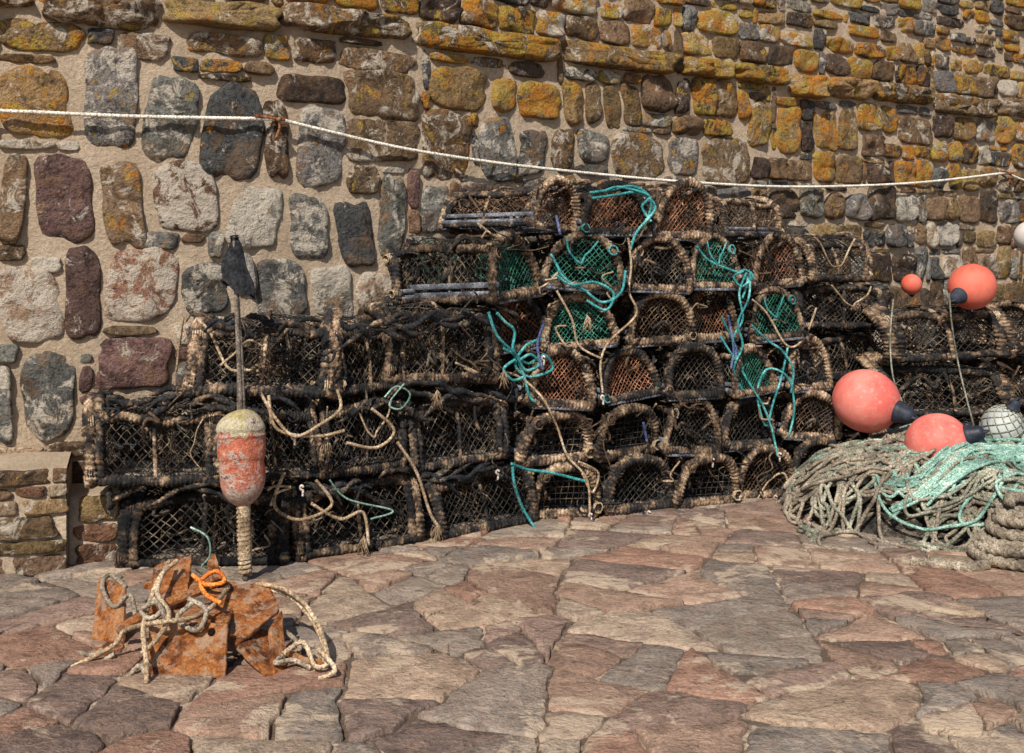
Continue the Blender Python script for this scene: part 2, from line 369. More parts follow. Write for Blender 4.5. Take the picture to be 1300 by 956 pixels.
# plinth at the foot of the wall (left)
plE=empty('stone_plinth'); SA=Acc(); A=Acc()
sA,sB,sC=.3,px2s(92),px2s(150)
for (a_,b_,H_,off) in ((sA,sB,.53,.47),(sB,sC,.36,.36)):
    pm=lambda s,z,d,off=off: wmap(s,z,np.asarray(d)+off)
    z=.0
    hs_=[.10,.07,.12,.08,.06,.10] if H_>.5 else [.11,.1,.15]
    for q,h in enumerate(hs_):
        if z+h>H_: h=H_-z
        if h<.04: break
        s=a_+rng.uniform(0,.05)
        while s<b_-.05:
            w=rng.uniform(.22,.6) if q!=4 else rng.uniform(.12,.3); e=min(s+w,b_)
            kind=rng.choice(list('brtop'),p=[.35,.25,.15,.15,.1])
            stone(SA,pm,s,z,e,z+h-.004,.025,kind,.05,.4,nseg=26,square=3); s=e+.010
        z+=h+.004
    n=int((b_-a_)/.03)+2; S1=np.linspace(a_,b_,n)
    rows=[pm(S1,0*S1-.05,0*S1+.004),pm(S1,0*S1+H_-.02,0*S1+.006),pm(S1,0*S1+H_,0*S1-.03),wmap(S1,0*S1+H_+.01,0*S1-.02)]
    V=np.vstack(rows); V+=.004*np.sin(V[:,[1,0,1]]*40); i=np.arange(n-1)[:,None]
    A.add(V,[np.hstack([k*n+i,k*n+i+1,(k+1)*n+i+1,(k+1)*n+i]) for k in range(3)])
    e0=wmap(np.array([b_]*4),np.array([-.05,H_-.02,H_-.02,-.05]),np.array([off,off,-.02,-.02])); A.add(e0,[np.array([[0,1,2,3]])])
SA.obj('plinth_stones',[M_stone],parent=plE,attrs=True); A.obj('plinth_mortar',[M_mortar],parent=plE)

# ------------------------------------------------------------------ ground
A=Acc(); A.add([(-150,-150,-.006),(150,-150,-.006),(150,150,-.006),(-150,150,-.006)],[np.array([[0,1,2,3]])]); A.obj('ground',[M_gm],False)
pts=[]
for tries in range(1500):
    p=np.array([rng.uniform(-7,10),rng.uniform(.5,13)])
    if pts:
        q=np.array(pts); dd=np.hypot(*(q-p).T)
        if (dd<.75).any(): continue
    pts.append((p[0],p[1]))
Q=np.array(pts); GA=Acc()
def clip(poly,m_,nrm):
    out=[]; d=(poly-m_)@nrm
    for k in range(len(poly)):
        k2=(k+1)%len(poly)
        if d[k]<=0: out.append(poly[k])
        if (d[k]<0)!=(d[k2]<0) and abs(d[k]-d[k2])>1e-9: out.append(poly[k]+(poly[k2]-poly[k])*d[k]/(d[k]-d[k2]))
    return np.array(out)
FL=[(.33,.21,.15),(.29,.195,.15),(.37,.24,.17),(.31,.245,.19),(.40,.28,.195),(.26,.21,.17),(.34,.195,.135),(.43,.32,.23),(.28,.22,.175),(.22,.155,.125)]
def area(P): x,y=P[:,0],P[:,1]; return .5*abs(np.dot(x,np.roll(y,-1))-np.dot(y,np.roll(x,-1)))
def emit(poly):
    o=[]
    for k in range(len(poly)):
        p0,p1=poly[k],poly[(k+1)%len(poly)]; f=rng.choice([.03,.1,.25],p=[.5,.35,.15]); o+= [p0+(p1-p0)*f,p0+(p1-p0)*(1-f*rng.uniform(.5,1))]
    P3=np.c_[np.array(o),np.zeros(len(o))]; Rr,_=resample(P3,.026,True); P2=Rr[:,:2]
    if len(P2)<6: return
    P2=P2+np.stack([.06*sn(P2[:,0],P2[:,1],4,21)+.014*sn(P2[:,0],P2[:,1],22,31)+.007*sn(P2[:,0],P2[:,1],45,11)+.005*sn(P2[:,0],P2[:,1],120,12),.06*sn(P2[:,0],P2[:,1],4,22)+.014*sn(P2[:,0],P2[:,1],22,32)+.007*sn(P2[:,0],P2[:,1],45,13)+.005*sn(P2[:,0],P2[:,1],120,15)],1)
    cen=P2.mean(0); n=len(P2); zt=rng.uniform(.003,.017); tx,ty=rng.uniform(-.018,.018,2)
    V=[]
    for t,z in ((1.0,-.014),(.988,zt-.004),(.95,zt),(.5,zt+.001),(0.02,zt+.001)):
        q=cen+(P2-cen)*t; V.append(np.c_[q,z+(tx*(q[:,0]-cen[0])+ty*(q[:,1]-cen[1]))*(z>0)+.002*sn(q[:,0],q[:,1],20,5)*(z>0)])
    V=np.vstack(V); i=np.arange(4)[:,None]; j=np.arange(n)[None,:]; j2=(j+1)%n
    qd=np.stack([i*n+j,i*n+j2,(i+1)*n+j2,(i+1)*n+j],-1).reshape(-1,4)
    c=np.array(FL[rng.randint(len(FL))])*rng.uniform(.85,1.2)
    GA.add(V,[qd],0,(c[0],c[1],c[2],0))
def split(poly,d=0):
    if len(poly)<3: return
    a=area(poly)
    if a<.004: return
    if a<rng.choice([.04,.10,.19,.32],p=[.18,.3,.32,.2]) or d>7: emit(poly); return
    c=poly.mean(0); w,v=np.linalg.eigh(np.cov((poly-c).T)); ax=v[:,1]; ang=rng.uniform(-.4,.4)
    nrm=np.array([ax[0]*math.cos(ang)-ax[1]*math.sin(ang),ax[0]*math.sin(ang)+ax[1]*math.cos(ang)])
    mp_=c+ax*rng.uniform(-.25,.25)*math.sqrt(w[1]); g=rng.uniform(.003,.010)
    split(clip(poly,mp_-nrm*g,nrm),d+1); split(clip(poly,mp_+nrm*g,-nrm),d+1)
for a_ in Q:
    if not(-5<a_[0]<7.5 and 1.6<a_[1]<11): continue
    d=np.hypot(*(Q-a_).T); nb=np.argsort(d)[1:20]
    poly=a_+np.array([(-1.2,-1.2),(1.2,-1.2),(1.2,1.2),(-1.2,1.2)])
    for k in nb:
        v=Q[k]-a_; l=np.linalg.norm(v); poly=clip(poly,(Q[k]+a_)/2-v/l*.007,v/l)
        if len(poly)<3: break
    if len(poly)>=3: split(poly)
GA.obj('stone_paving',[M_pave],attrs=True)

# ------------------------------------------------------------------ lobster pots
def make_pot(name,L,D,H,n,mb,me_,seed,cellb=.05,celle=.032,wr=.021,wrapm=None,square=False,slatm=None,hoops=3,bridle=None,nr=.0028,thinmid=True,double=False,mess=1.0,br=(.3,.2,.3)):
    r=np.random.RandomState(seed); A=Acc(); mats=[wrapm or M_wrap,mb,me_,slatm or M_slat,M_nbrn,M_clip,bridle or M_tan,M_wrapd,M_wrap]
    zf=.03
    def arch(a):
        th=PI*np.asarray(a); y=-(D/2)*np.sign(np.cos(th))*np.abs(np.cos(th))**(2/n); z=zf+(H-zf-wr)*np.abs(np.sin(th))**(2/n); return y,z
    aa=np.linspace(0,1,61); ya,za=arch(aa); arc=np.r_[0,np.cumsum(np.hypot(np.diff(ya),np.diff(za)))]; AL=arc[-1]
    lean=r.uniform(-.07,.07); k1,k2,k3=r.uniform(4,10,3); am=r.uniform(.014,.024)*mess
    bow=.035 if L>.7 else .0
    def warp(P):
        P=np.array(P,float); z0=P[:,2].copy(); P[:,2]=P[:,2]*(1-bow*2.2*(2*np.abs(P[:,0])/L)**3)
        P[:,0]+=lean*z0/H+am*np.sin(P[:,1]*k1+seed)*z0/H; P[:,1]+=am*np.sin(P[:,0]*k2+seed*1.3)*(.3+z0/H); P[:,2]+=am*1.3*np.sin(P[:,0]*k3+P[:,1]*5+seed)*(z0/H); return P
    for hx in np.linspace(-L/2+wr,L/2-wr,hoops):
        P=np.c_[np.full(61,hx),ya,za]; P=np.vstack([P,[[hx,y_,zf] for y_ in np.linspace(D/2,-D/2,8)[1:-1]]])
        e_=abs(hx)>.1
        tube(A,warp(P),wr*r.uniform(1.05,1.3) if e_ else wr*(.4 if thinmid else .75),8,.006,True,'wrap',.025,.17,0)
        if double and e_:
            P2=P+np.c_[np.full(len(P),-np.sign(hx)*wr*1.6),.006*np.sin(np.arange(len(P))*.7),.006*np.cos(np.arange(len(P))*.9)]
            tube(A,warp(P2),wr*.85,8,.0075,True,'wrap',.032,.2,7)
    for a_ in (0,1,.27,.73):
        y_,z_=arch(a_); xs=np.linspace(-L/2+wr,L/2-wr,12); P=np.c_[xs,np.full(12,float(y_))+r.uniform(-.006,.006,12),np.full(12,float(z_))+r.uniform(-.006,.006,12)]
        tube(A,warp(P),wr*r.uniform(.75,1.15),8,.0065,False,'wrap',.026,.17,r.choice([0,7,7]))
    k=.95; st=cellb
    for sg in (1,-1):
        x0=-L/2-k*AL if sg>0 else -L/2
        while x0<(L/2 if sg>0 else L/2+k*AL):
            a_=np.arange(0,AL,.028); x=x0+sg*k*a_+.006*np.sin(a_*45+x0*30); ok=np.abs(x)<L/2-.01
            if ok.sum()>2:
                a_=a_[ok]; x=x[ok]; y_=np.interp(a_,arc,ya); z_=np.interp(a_,arc,za)
                sag=1-.08*np.abs(np.sin((hoops-1)*PI*x/L))-.025*np.sin(x*20+a_*15+seed)
                tube(A,warp(np.c_[x,y_*sag,zf+(z_-zf)*sag]),nr,4,.05,mat=1,simple=True,caps=False)
            x0+=st*r.uniform(.85,1.15)
    def ends(hx,dish,cell_,mat,rad):
        for sg in ((1,-1) if not square else (0,9)):
            for c0 in np.arange(-1.2,1.2,cell_*(1.25 if not square else 1.)):
                c0+=r.uniform(-.004,.004)
                t=np.arange(-.6,.6,.02)
                if sg==0: y_=np.full_like(t,c0); z_=t+H/2
                elif sg==9: y_=t; z_=np.full_like(t,c0+H/2)
                else: y_=t; z_=sg*t*1.1+c0+H/2
                y_=y_+.005*np.sin(z_*40+c0*30)
                f=(np.abs(2*y_/D)**n+(np.maximum(z_-zf,0)/(H-zf-wr))**n); ok=(f<.96)&(z_>zf)
                if ok.sum()>2:
                    y1=y_[ok]; z1=z_[ok]; dep=dish*(1-np.clip(f[ok],0,1))
                    tube(A,warp(np.c_[hx-np.sign(hx+1e-6)*dep,y1,z1]),rad,4,.04,mat=mat,simple=True,caps=False)
    ends(L/2-wr,.05,celle,2,nr*.95); ends(-L/2+wr,.03,celle,1,nr*.95); ends(.04,.0,celle*1.3,4,nr*.9)
    for sx in (1,-1):
        rings=[]
        for t in (0,.35,.7,1.):
            w=.9*(1-t)+.33*t; zc=H*.5
            y_=ya*w; z_=(za-zc)*w+zc; x_=sx*(L/2-.03-t*.2)
            P=warp(np.c_[np.full(61,x_),y_,z_]); rings.append(P)
            tube(A,P,.003 if t<1 else .007,4,.04,False,mat=2,simple=True,caps=False)
        for q in range(3,60,5): tube(A,np.array([g[q] for g in rings]),.0025,4,.06,mat=2,simple=True,caps=False)
    ny=max(4,int(D/.085))
    for y_ in np.linspace(-D/2+.03,D/2-.03,ny): boxm(A,(r.uniform(-.01,.01),y_,.026),(L*.98,.045,.016),3)
    for x_ in (-L/2+.03,0,L/2-.03): boxm(A,(x_,0,.009),(.05,D*.98,.016),3)
    if slatm is M_slat or slatm is None:
        for s_ in (-1,1):
            for z_ in (.05,.09): boxm(A,(r.uniform(-.02,.02),s_*(D/2+.006),z_),(L*r.uniform(.9,1.),.013,.026),3)
    for q in range(int(16*mess)):
        p0=np.array([r.uniform(-L/2,L/2),r.uniform(-D/2,D/2)*.95,r.uniform(.05,H*.9)]); P=[p0]
        for w in range(5): P.append(P[-1]+r.uniform(-.09,.09,3))
        P=np.array(P); P[:,0]=np.clip(P[:,0],-L/2,L/2); P[:,1]=np.clip(P[:,1],-D/2,D/2); P[:,2]=np.clip(P[:,2],.03,H*.9)
        tube(A,smooth_path(P,5),r.uniform(.003,.011),5,.02,mat=[4,1,7,7,1][q%5])
    for q in range(12):
        hx=r.choice([-1,1])*(L/2-wr)+r.uniform(-.03,.03); a_=r.choice([.02,.25,.28,.72,.75,.98]); y_,z_=arch(a_); rr=wr*1.3
        P=[(hx+.012*w/6-.02,float(y_)+rr*math.cos(w*1.05),float(z_)+rr*math.sin(w*1.05)) for w in range(18)]
        tube(A,warp(np.array(P)),.005,5,.012,mat=[6,7,4][q%3])
    for (f,g) in (('y',br[0]),('x',br[1]),('x-',br[2])):
        if r.rand()>g: continue
        P=[]; w0=r.uniform(-.45,-.1); w1=r.uniform(.05,.45); dz=r.uniform(.2,.6)
        for t in np.linspace(0,1,7):
            s_=math.sin(PI*t**r.uniform(.7,1.4)); u=w0+(w1-w0)*t+r.uniform(-.04,.04); z_=H*.85-s_*H*dz*r.uniform(.8,1.1)
            if f=='y': P.append((L*u,-D/2-.025-.02*s_,z_))
            elif f=='x': P.append((L/2+.02+.02*s_,D*u,z_))
            else: P.append((-L/2-.02-.02*s_,D*u,z_))
        tube(A,smooth_path(P,6),r.uniform(.005,.0075),9,.006,mode='rope',pitch=.045,amp=.16,mat=6)
    return A.mesh(name,mats)
side=[make_pot('pot_side_a',.76,.5,.42,2.7,M_nblk,M_nblk,1,wrapm=M_wrap,slatm=M_wood,wr=.026,double=True,cellb=.055),
      make_pot('pot_side_b',.76,.5,.42,2.4,M_nblk,M_nbrn,2,wrapm=M_wrapd,slatm=M_wood,wr=.027,double=True),
      make_pot('pot_side_c',.76,.5,.42,3.0,M_nblk,M_nblk,3,wrapm=M_wrapd,slatm=M_slat,cellb=.048,wr=.024),
      make_pot('pot_side_d',.76,.5,.42,2.8,M_nbrn,M_nblk,4,wrapm=M_wrap,slatm=M_slat,wr=.024,thinmid=False),
      make_pot('pot_side_e',.76,.5,.42,2.6,M_nblk,M_nblk,5,wrapm=M_wrap,slatm=M_wood,wr=.031,double=True,cellb=.055),
      make_pot('pot_side_f',.76,.5,.42,2.3,M_nblk,M_nblk,6,wrapm=M_wrap,slatm=M_wood,wr=.026,double=True,mess=1.4),
      make_pot('pot_side_g',.76,.5,.42,2.6,M_nblk,M_nblk,8,wrapm=M_wrapd,slatm=M_wood,wr=.029,cellb=.046,mess=1.4)]
def ep(nm,n,me_,sd,mb=None,wr=.021,**k): return make_pot(nm,.62,.43,.34,n,mb or M_nblk,me_,sd,hoops=3,wr=wr,**k)
end={'g':ep('pot_end_green',2.0,M_ngr,11,bridle=M_teal,celle=.028,br=(.3,1,.2)),'o':ep('pot_end_orange',2.1,M_nor,12,celle=.026),'b':ep('pot_end_brown',2.2,M_nbrn,13,double=True),
     'k':ep('pot_end_black',2.5,M_nblk,14,wrapm=M_wrapd,celle=.038,double=True,wr=.024),'q':ep('pot_end_square',2.5,M_nblk,15,square=True,celle=.038,wrapm=M_wrap,wr=.025,double=True),
     'h':ep('pot_end_green_b',2.2,M_ngr,16,celle=.026),'p':ep('pot_end_orange_b',2.1,M_nor,17,bridle=M_teal,wrapm=M_wrapd,celle=.028),
     'r':ep('pot_end_rust',2.1,M_nor,18,mb=M_nbrn,wrapm=M_wrap,double=True,celle=.03),'l':ep('pot_end_black_b',2.1,M_nblk,19,wrapm=M_wrap,celle=.03)}
def newpot(me,loc,yaw,scale=(1,1,1),roll=0,pitch=0):
    o=bpy.data.objects.new('lobster_pot',me); bpy.context.collection.objects.link(o)
    o.location=loc; o.rotation_euler=(roll,pitch,yaw); o.scale=scale; return o
def frontL(px):
    b=(px-650)/F
    if px<380: return 5.80+.0004*(px-148)
    return 6.70/(1-.70*b)
def place_side(px0,px1,z,H,k,back=0,Y0=None,Y1=None,D=.5,flip=0,jit=.10):
    Y0=Y0 or frontL(px0); Y1=Y1 or frontL(px1)
    a=np.array([(px0-650)/F*Y0,Y0]); b=np.array([(px1-650)/F*Y1,Y1]); d=b-a; L=np.linalg.norm(d); d/=L; nb=np.array([-d[1],d[0]])
    c=(a+b)/2+nb*(D/2+back); yaw=math.atan2(d[1],d[0])+ (PI if flip else 0)
    newpot(side[k],(c[0],c[1],z),yaw+rng.uniform(-jit,jit),(L/.76,D/.5,H/.42),rng.uniform(-.05,.05) if z>0 else 0,rng.uniform(-.06,.06) if z>0 else 0)
for a in [(148,366,0,.44,1,0,0),(380,540,0,.45,0,0,0),(545,682,0,.42,6,0,1),
          (108,282,.43,.45,4,.0,0),(288,415,.425,.44,5,0.02,1),(418,520,.42,.46,6,.03,0),(522,648,.405,.46,1,.03,0),
          (232,426,.85,.47,5,.08,0),(424,522,.85,.41,4,.08,1),(500,640,.86,.48,0,.06,1)]:
    place_side(*a[:6],flip=a[6])
place_side(470,600,.845,.42,2,.5)
def frontM(px): return 6.742/(1-.414*(px-650)/F)
def place_end(px,row,k,w=.43,back=0,z=None,dyaw=0,H=.36,flip=0,ls=1.0,jit=.22):
    Y=frontM(px)+back; c=np.array([(px-650)/F*Y,Y]); yaw=math.atan2(-.92,.38)+dyaw+rng.uniform(-jit,jit)
    d=np.array([math.cos(yaw),math.sin(yaw)]); c=c-d*.31*ls
    t=0 if (row==0 and z is None) else 1
    newpot(end[k],(c[0],c[1],z if z is not None else row*.342),yaw+(PI if flip else 0),(ls*rng.uniform(.97,1.03),w/.43,H/.34*rng.uniform(.98,1.06)),rng.uniform(-.10,.10)*t,rng.uniform(-.05,.05)*t)
place_end(664,0,'h',.44,z=1.32,H=.43,dyaw=.52,ls=1.22,back=-.02,jit=.02)
place_end(706,0,'r',.46,z=1.745,H=.32,dyaw=.55,ls=1.22,back=.12,jit=.02)
place_side(560,690,1.32,.40,2,.60)
rows=[[(718,'q',.42),(807,'k',.45),(893,'q',.42),(968,'b',.38),(1040,'k',.4)],
      [(704,'q',.52),(804,'q',.43),(882,'l',.36),(957,'k',.40),(1030,'b',.4)],
      [(722,'o',.42),(807,'p',.44),(884,'k',.34),(962,'h',.36),(1032,'l',.36)],
      [(668,'p',.40),(746,'h',.47),(838,'b',.42),(915,'o',.36),(990,'g',.38)],
      [(745,'g',.50),(838,'l',.42),(915,'g',.38),(990,'r',.34)],
      [(785,'p',.44),(863,'r',.42)]]
for ri,row in enumerate(rows):
    for (px,k,w) in row: place_end(px+rng.uniform(-7,7),ri,k,w*rng.uniform(.96,1.06),back=.02*ri+rng.uniform(-.09,.07))
place_side(912,992,1.71,.31,3,.0,Y0=7.45,Y1=7.9,D=.42)
for z,p0,p1,k in [(0,1015,1110,1),(.36,1020,1112,2),(.72,1025,1118,0),(1.07,1020,1122,6),(1.41,1020,1106,5)]:
    place_side(p0,p1,z,.37,k,0,Y0=8.0,Y1=8.45,D=.5,jit=.12)
for z,p0,p1,k,f in [(0,1120,1300,4,0),(.41,1124,1296,5,1),(.82,1130,1290,4,0)]:
    place_side(p0,p1,z,.44,k,0,Y0=8.2,Y1=8.75,D=.6,flip=f,jit=.05)
for z,p0,p1,k in [(0,1330,1450,1),(.42,1322,1445,6),(.84,1312,1430,0)]:
    place_side(p0,p1,z,.41,k,0,Y0=8.9,Y1=9.4,D=.55)

# ------------------------------------------------------------------ draped ropes on the stack
def rope_obj(name,paths,mat,r=.008,pitch=None,k=8):
    A=Acc()
    for P in paths: tube(A,smooth_path(P,k),r,9,max(.004,r*.8),mode='rope',pitch=pitch or r*6.5,amp=.17)
    return A.obj(name,[mat])
def SF(lst,off=.06):
    out=[]
    for (x,y) in lst:
        Y=(frontM(x) if x>660 else frontL(x))-off+rng.uniform(-.02,.02); out.append(sight(x+rng.uniform(-2,2),y+rng.uniform(-2,2),Y))
    return out
rope_obj('teal_rope',[SF([(748,246),(775,240),(805,238),(826,252),(822,275),(808,296),(800,318)],.03),SF([(752,250),(780,246),(812,244),(830,262),(818,285)],.03),SF([(770,243),(790,236),(822,248),(815,262),(828,280)],.03),
  SF([(700,322),(706,338),(712,350),(725,360),(740,366),(765,385),(788,372),(796,345)]),SF([(706,350),(725,362),(755,358),(778,372),(770,392),(745,380)]),
  SF([(632,398),(642,408),(655,420),(650,445),(672,460),(690,452),(700,470),(672,476),(655,462),(668,440),(690,430)]),SF([(640,440),(655,452),(668,470),(685,462),(672,450),(660,458)]),SF([(622,395),(630,425),(648,448),(662,468),(672,500),(680,512)]),SF([(655,455),(640,468),(652,482),(670,474)]),
  SF([(650,588),(652,612),(662,640),(675,665),(692,678)],.1),SF([(650,588),(672,596),(700,602),(742,612)],.1)],M_teal,.0085)
rope_obj('teal_rope',[SF([(948,345),(940,372),(944,405),(930,432),(938,462),(950,488),(968,515),(980,545),(988,580)],.04),SF([(952,348),(950,380),(936,410),(942,440),(930,470),(944,500)],.05),
  SF([(884,312),(900,330),(930,345),(948,352),(944,380)],.0),SF([(915,400),(935,440),(942,470),(925,448),(915,425)],.02),SF([(932,348),(946,342),(955,352),(940,362),(930,352),(945,346)],.03),
  SF([(1000,440),(992,480),(980,510),(972,540),(962,500),(975,470),(1000,480),(1010,520),(1000,555)],.02),SF([(955,415),(975,432),(992,445),(1005,470),(1002,500)],.03)],M_teal,.0075)
rope_obj('tan_rope',[SF([(798,300),(802,335),(800,372),(806,400),(775,432),(762,462),(764,500)],.03),SF([(708,370),(725,405),(735,440),(765,455)],.05),
  SF([(640,470),(665,480),(688,505),(708,545),(722,580),(745,610),(750,655)]),SF([(830,262),(812,300),(802,310)],.0),
  SF([(955,380),(975,400),(1000,440),(1020,430),(1035,390)],.0),SF([(735,585),(760,600),(750,625),(738,602)]),
  SF([(960,640),(975,610),(995,600),(1000,630),(980,640),(972,632)],-.02)],M_tan,.007)
rope_obj('tan_rope',[SF([(330,498),(352,530),(375,552),(405,540),(432,520),(430,495)],.1),SF([(340,500),(350,545),(400,556),(436,548)],.1),
  SF([(360,600),(350,640),(380,660),(420,640),(400,610)],.1),SF([(470,520),(500,545),(480,570),(440,560)],.08),
  SF([(395,640),(430,660),(460,650),(470,690)],.1),SF([(505,560),(530,600),(545,650),(560,670)],.1)],M_tan,.0085)
rope_obj('green_twine',[SF([(488,505),(505,490),(520,500),(508,520),(495,512),(515,488)],.06),SF([(240,670),(262,680),(268,705),(255,720),(275,725)],.1),
  SF([(420,610),(440,635),(500,650),(470,660)],.1)],M_mint,.005)
rope_obj('blue_twine',[SF([(926,400),(930,440),(928,470)],.03),SF([(936,440),(934,500)],.03),SF([(706,275),(712,300)],-.02),SF([(690,410),(682,440),(688,470)],.08),SF([(815,535),(822,560)],.06)],M_blue,.008)
A=Acc()
for q in range(85):
    x=rng.uniform(130,1050); lo=700 if x<700 else 650; hi=400 if x<470 else (300 if x<560 else 245)
    if x<200: hi=500
    y=rng.uniform(hi,lo); P=[]
    for w in range(5):
        P.append((x,y)); x+=rng.uniform(-20,20); y+=rng.uniform(-8,20); x=min(max(x,130),1050); y=min(y,lo)
    tube(A,smooth_path(SF(P,.03 if P[0][0]>660 else .05),5),rng.uniform(.003,.007),6,.012,mat=rng.choice([0,0,1,2,2,3,5]))
for q in range(60):
    x=rng.uniform(130,660); lv=rng.choice([405,500,612])
    if x<240 and lv==405: lv=500
    if x>500: lv=rng.choice([390,485,588])
    y=lv+rng.uniform(-2,12); P=[]; dx=rng.uniform(10,20)*rng.choice([-1,1]); x0_=235 if lv==405 else 140
    x=max(x,x0_)
    for w in range(5): P.append((x,y)); x=min(max(x+dx,x0_),655); y+=rng.uniform(-4,14)
    tube(A,smooth_path(SF(P,-.01),5),np.array([.006,.018,.013,.022,.012,.005])*rng.uniform(.7,1.1),9,.01,mode='rope',pitch=.07,amp=.3,mat=rng.choice([2,3,5,5]))
A.obj('tangled_twine',[M_nbrn,M_tan,M_nblk,M_blackc,M_gryr,M_wrapd])
A=Acc()
for (x,y) in ((462,680),(556,665),(555,495),(745,400),(415,555),(640,470)):
    c=sight(x,y,(frontM(x) if x>660 else frontL(x))-.09)
    for q in range(26):
        d=np.array([rng.uniform(-.035,.035),rng.uniform(-.03,.02),-rng.uniform(.05,.11)])
        tube(A,smooth_path([c,c+d*.4+rng.uniform(-.012,.012,3),c+d],4),.0022,4,.03,simple=True)
A.obj('frayed_rope_ends',[M_tan])
A=Acc()
for (x,y) in ((750,655),(824,652),(985,632),(905,585),(765,505),(372,555),(383,620),(990,578),(690,455),(632,600)):
    c=sight(x,y,(frontM(x) if x>660 else frontL(x))-.09); a0=rng.uniform(-.6,.6)
    P=[c+np.array([.009*math.cos(t),.004*t,.014*math.sin(t)]) for t in np.linspace(.3,5.2,10)]+[c+np.array([.012*a0,.02,-.045])]
    tube(A,smooth_path(P,3),.0065,6,.008)
A.obj('plastic_hooks',[M_clip])

# ------------------------------------------------------------------ wall line
A=Acc()
def WL(lst,d=.08):
    o=[]
    for (x,y) in lst:
        s,z=px2sz(x,y); o.append(wmap(s,z,d))
    return o
for P in ([(-300,140),(-120,141),(0,143),(170,150),(342,153)],[(352,154),(400,166),(500,189),(600,205),(700,217),(850,231),(1000,238),(1150,233),(1268,220)],[(1268,220),(1300,233),(1400,262)]):
    tube(A,smooth_path(WL(P),8),.0105,9,.009,mode='rope',pitch=.07,amp=.16)
A.obj('wall_rope',[M_white])
A=Acc()
for x,y in ((347,153),(1270,220)):
    s,z=px2sz(x,y)
    tube(A,[wmap(s,z,-.05),wmap(s,z-.005,.13)],.013,8,.02)
    tube(A,[wmap(s-.13,z+.012,.085),wmap(s+.04,z-.002,.085)],.010,8,.02)
    tube(A,smooth_path([wmap(s,z,.1),wmap(s+.008,z-.05,.1),wmap(s-.01,z-.12,.07)],4),.008,6,.02)
A.obj('iron_wall_hook',[M_rust])

# ------------------------------------------------------------------ buoys
def buoy(name,c,r,lugdir,mat,net=None,squash=1.06):
    A=Acc(); d=Vector(lugdir).normalized(); M=Matrix.Translation(Vector(c))@d.to_track_quat('Z','Y').to_matrix().to_4x4()
    prof=[(max(1e-4,r*math.sin(t)),-r*squash*math.cos(t)) for t in np.linspace(0,PI*.9,22)]
    zc=prof[-1][1]; rc=prof[-1][0]
    lathe(A,prof,32,0,M)
    lathe(A,[(rc*1.12,zc-.012*r/.2),(rc*1.2,zc+.01),(rc*1.05,zc+.03*r/.2),(rc*.85,zc+.06*r/.2),(rc*.8,zc+.09*r/.2),(rc*.55,zc+.11*r/.2),(.001,zc+.115*r/.2)],20,1,M)
    P=[M@Vector((rc*.45*math.cos(t),0,zc+.11*r/.2+rc*.4*math.sin(t))) for t in np.linspace(0,6.28,14)[:-1]]
    tube(A,np.array([p[:] for p in P]),r*.05,7,r*.06,closed=True,mat=1)
    if net:
        for sg in (1,-1):
            for k in range(10):
                P=[]
                for t in np.linspace(.15,PI-.15,18):
                    ph=k*2*PI/10+sg*t*1.4; P.append((M@Vector((r*1.03*math.sin(t)*math.cos(ph),r*1.03*math.sin(t)*math.sin(ph),-r*1.05*squash*math.cos(t))))[:])
                tube(A,np.array(P),.0035,5,.015,mat=2)
    return A.obj(name,[mat,M_lug,net or M_tan])
buoy('round_mooring_buoy',(2.31,7.42,.655),.205,(.75,-.6,-.25),M_pink)
buoy('round_mooring_buoy',(2.57,6.88,.47),.178,(.8,-.45,.3),M_pink)
buoy('round_mooring_buoy',sight(1234,364,8.45),.17,(-.75,-.55,-.35),M_red)
buoy('round_mooring_buoy',sight(1157,361,8.5),.075,(.2,.5,-.6),M_red)
buoy('round_mooring_buoy',sight(1306,300,9.6),.12,(.2,.4,-.8),M_pale)
buoy('netted_float',sight(1272,542,7.0),.125,(.3,-.3,.8),M_grn,M_gryr)
buoy('netted_float',sight(1232,560,6.9),.085,(-.3,-.3,.8),M_grn,M_gryr)

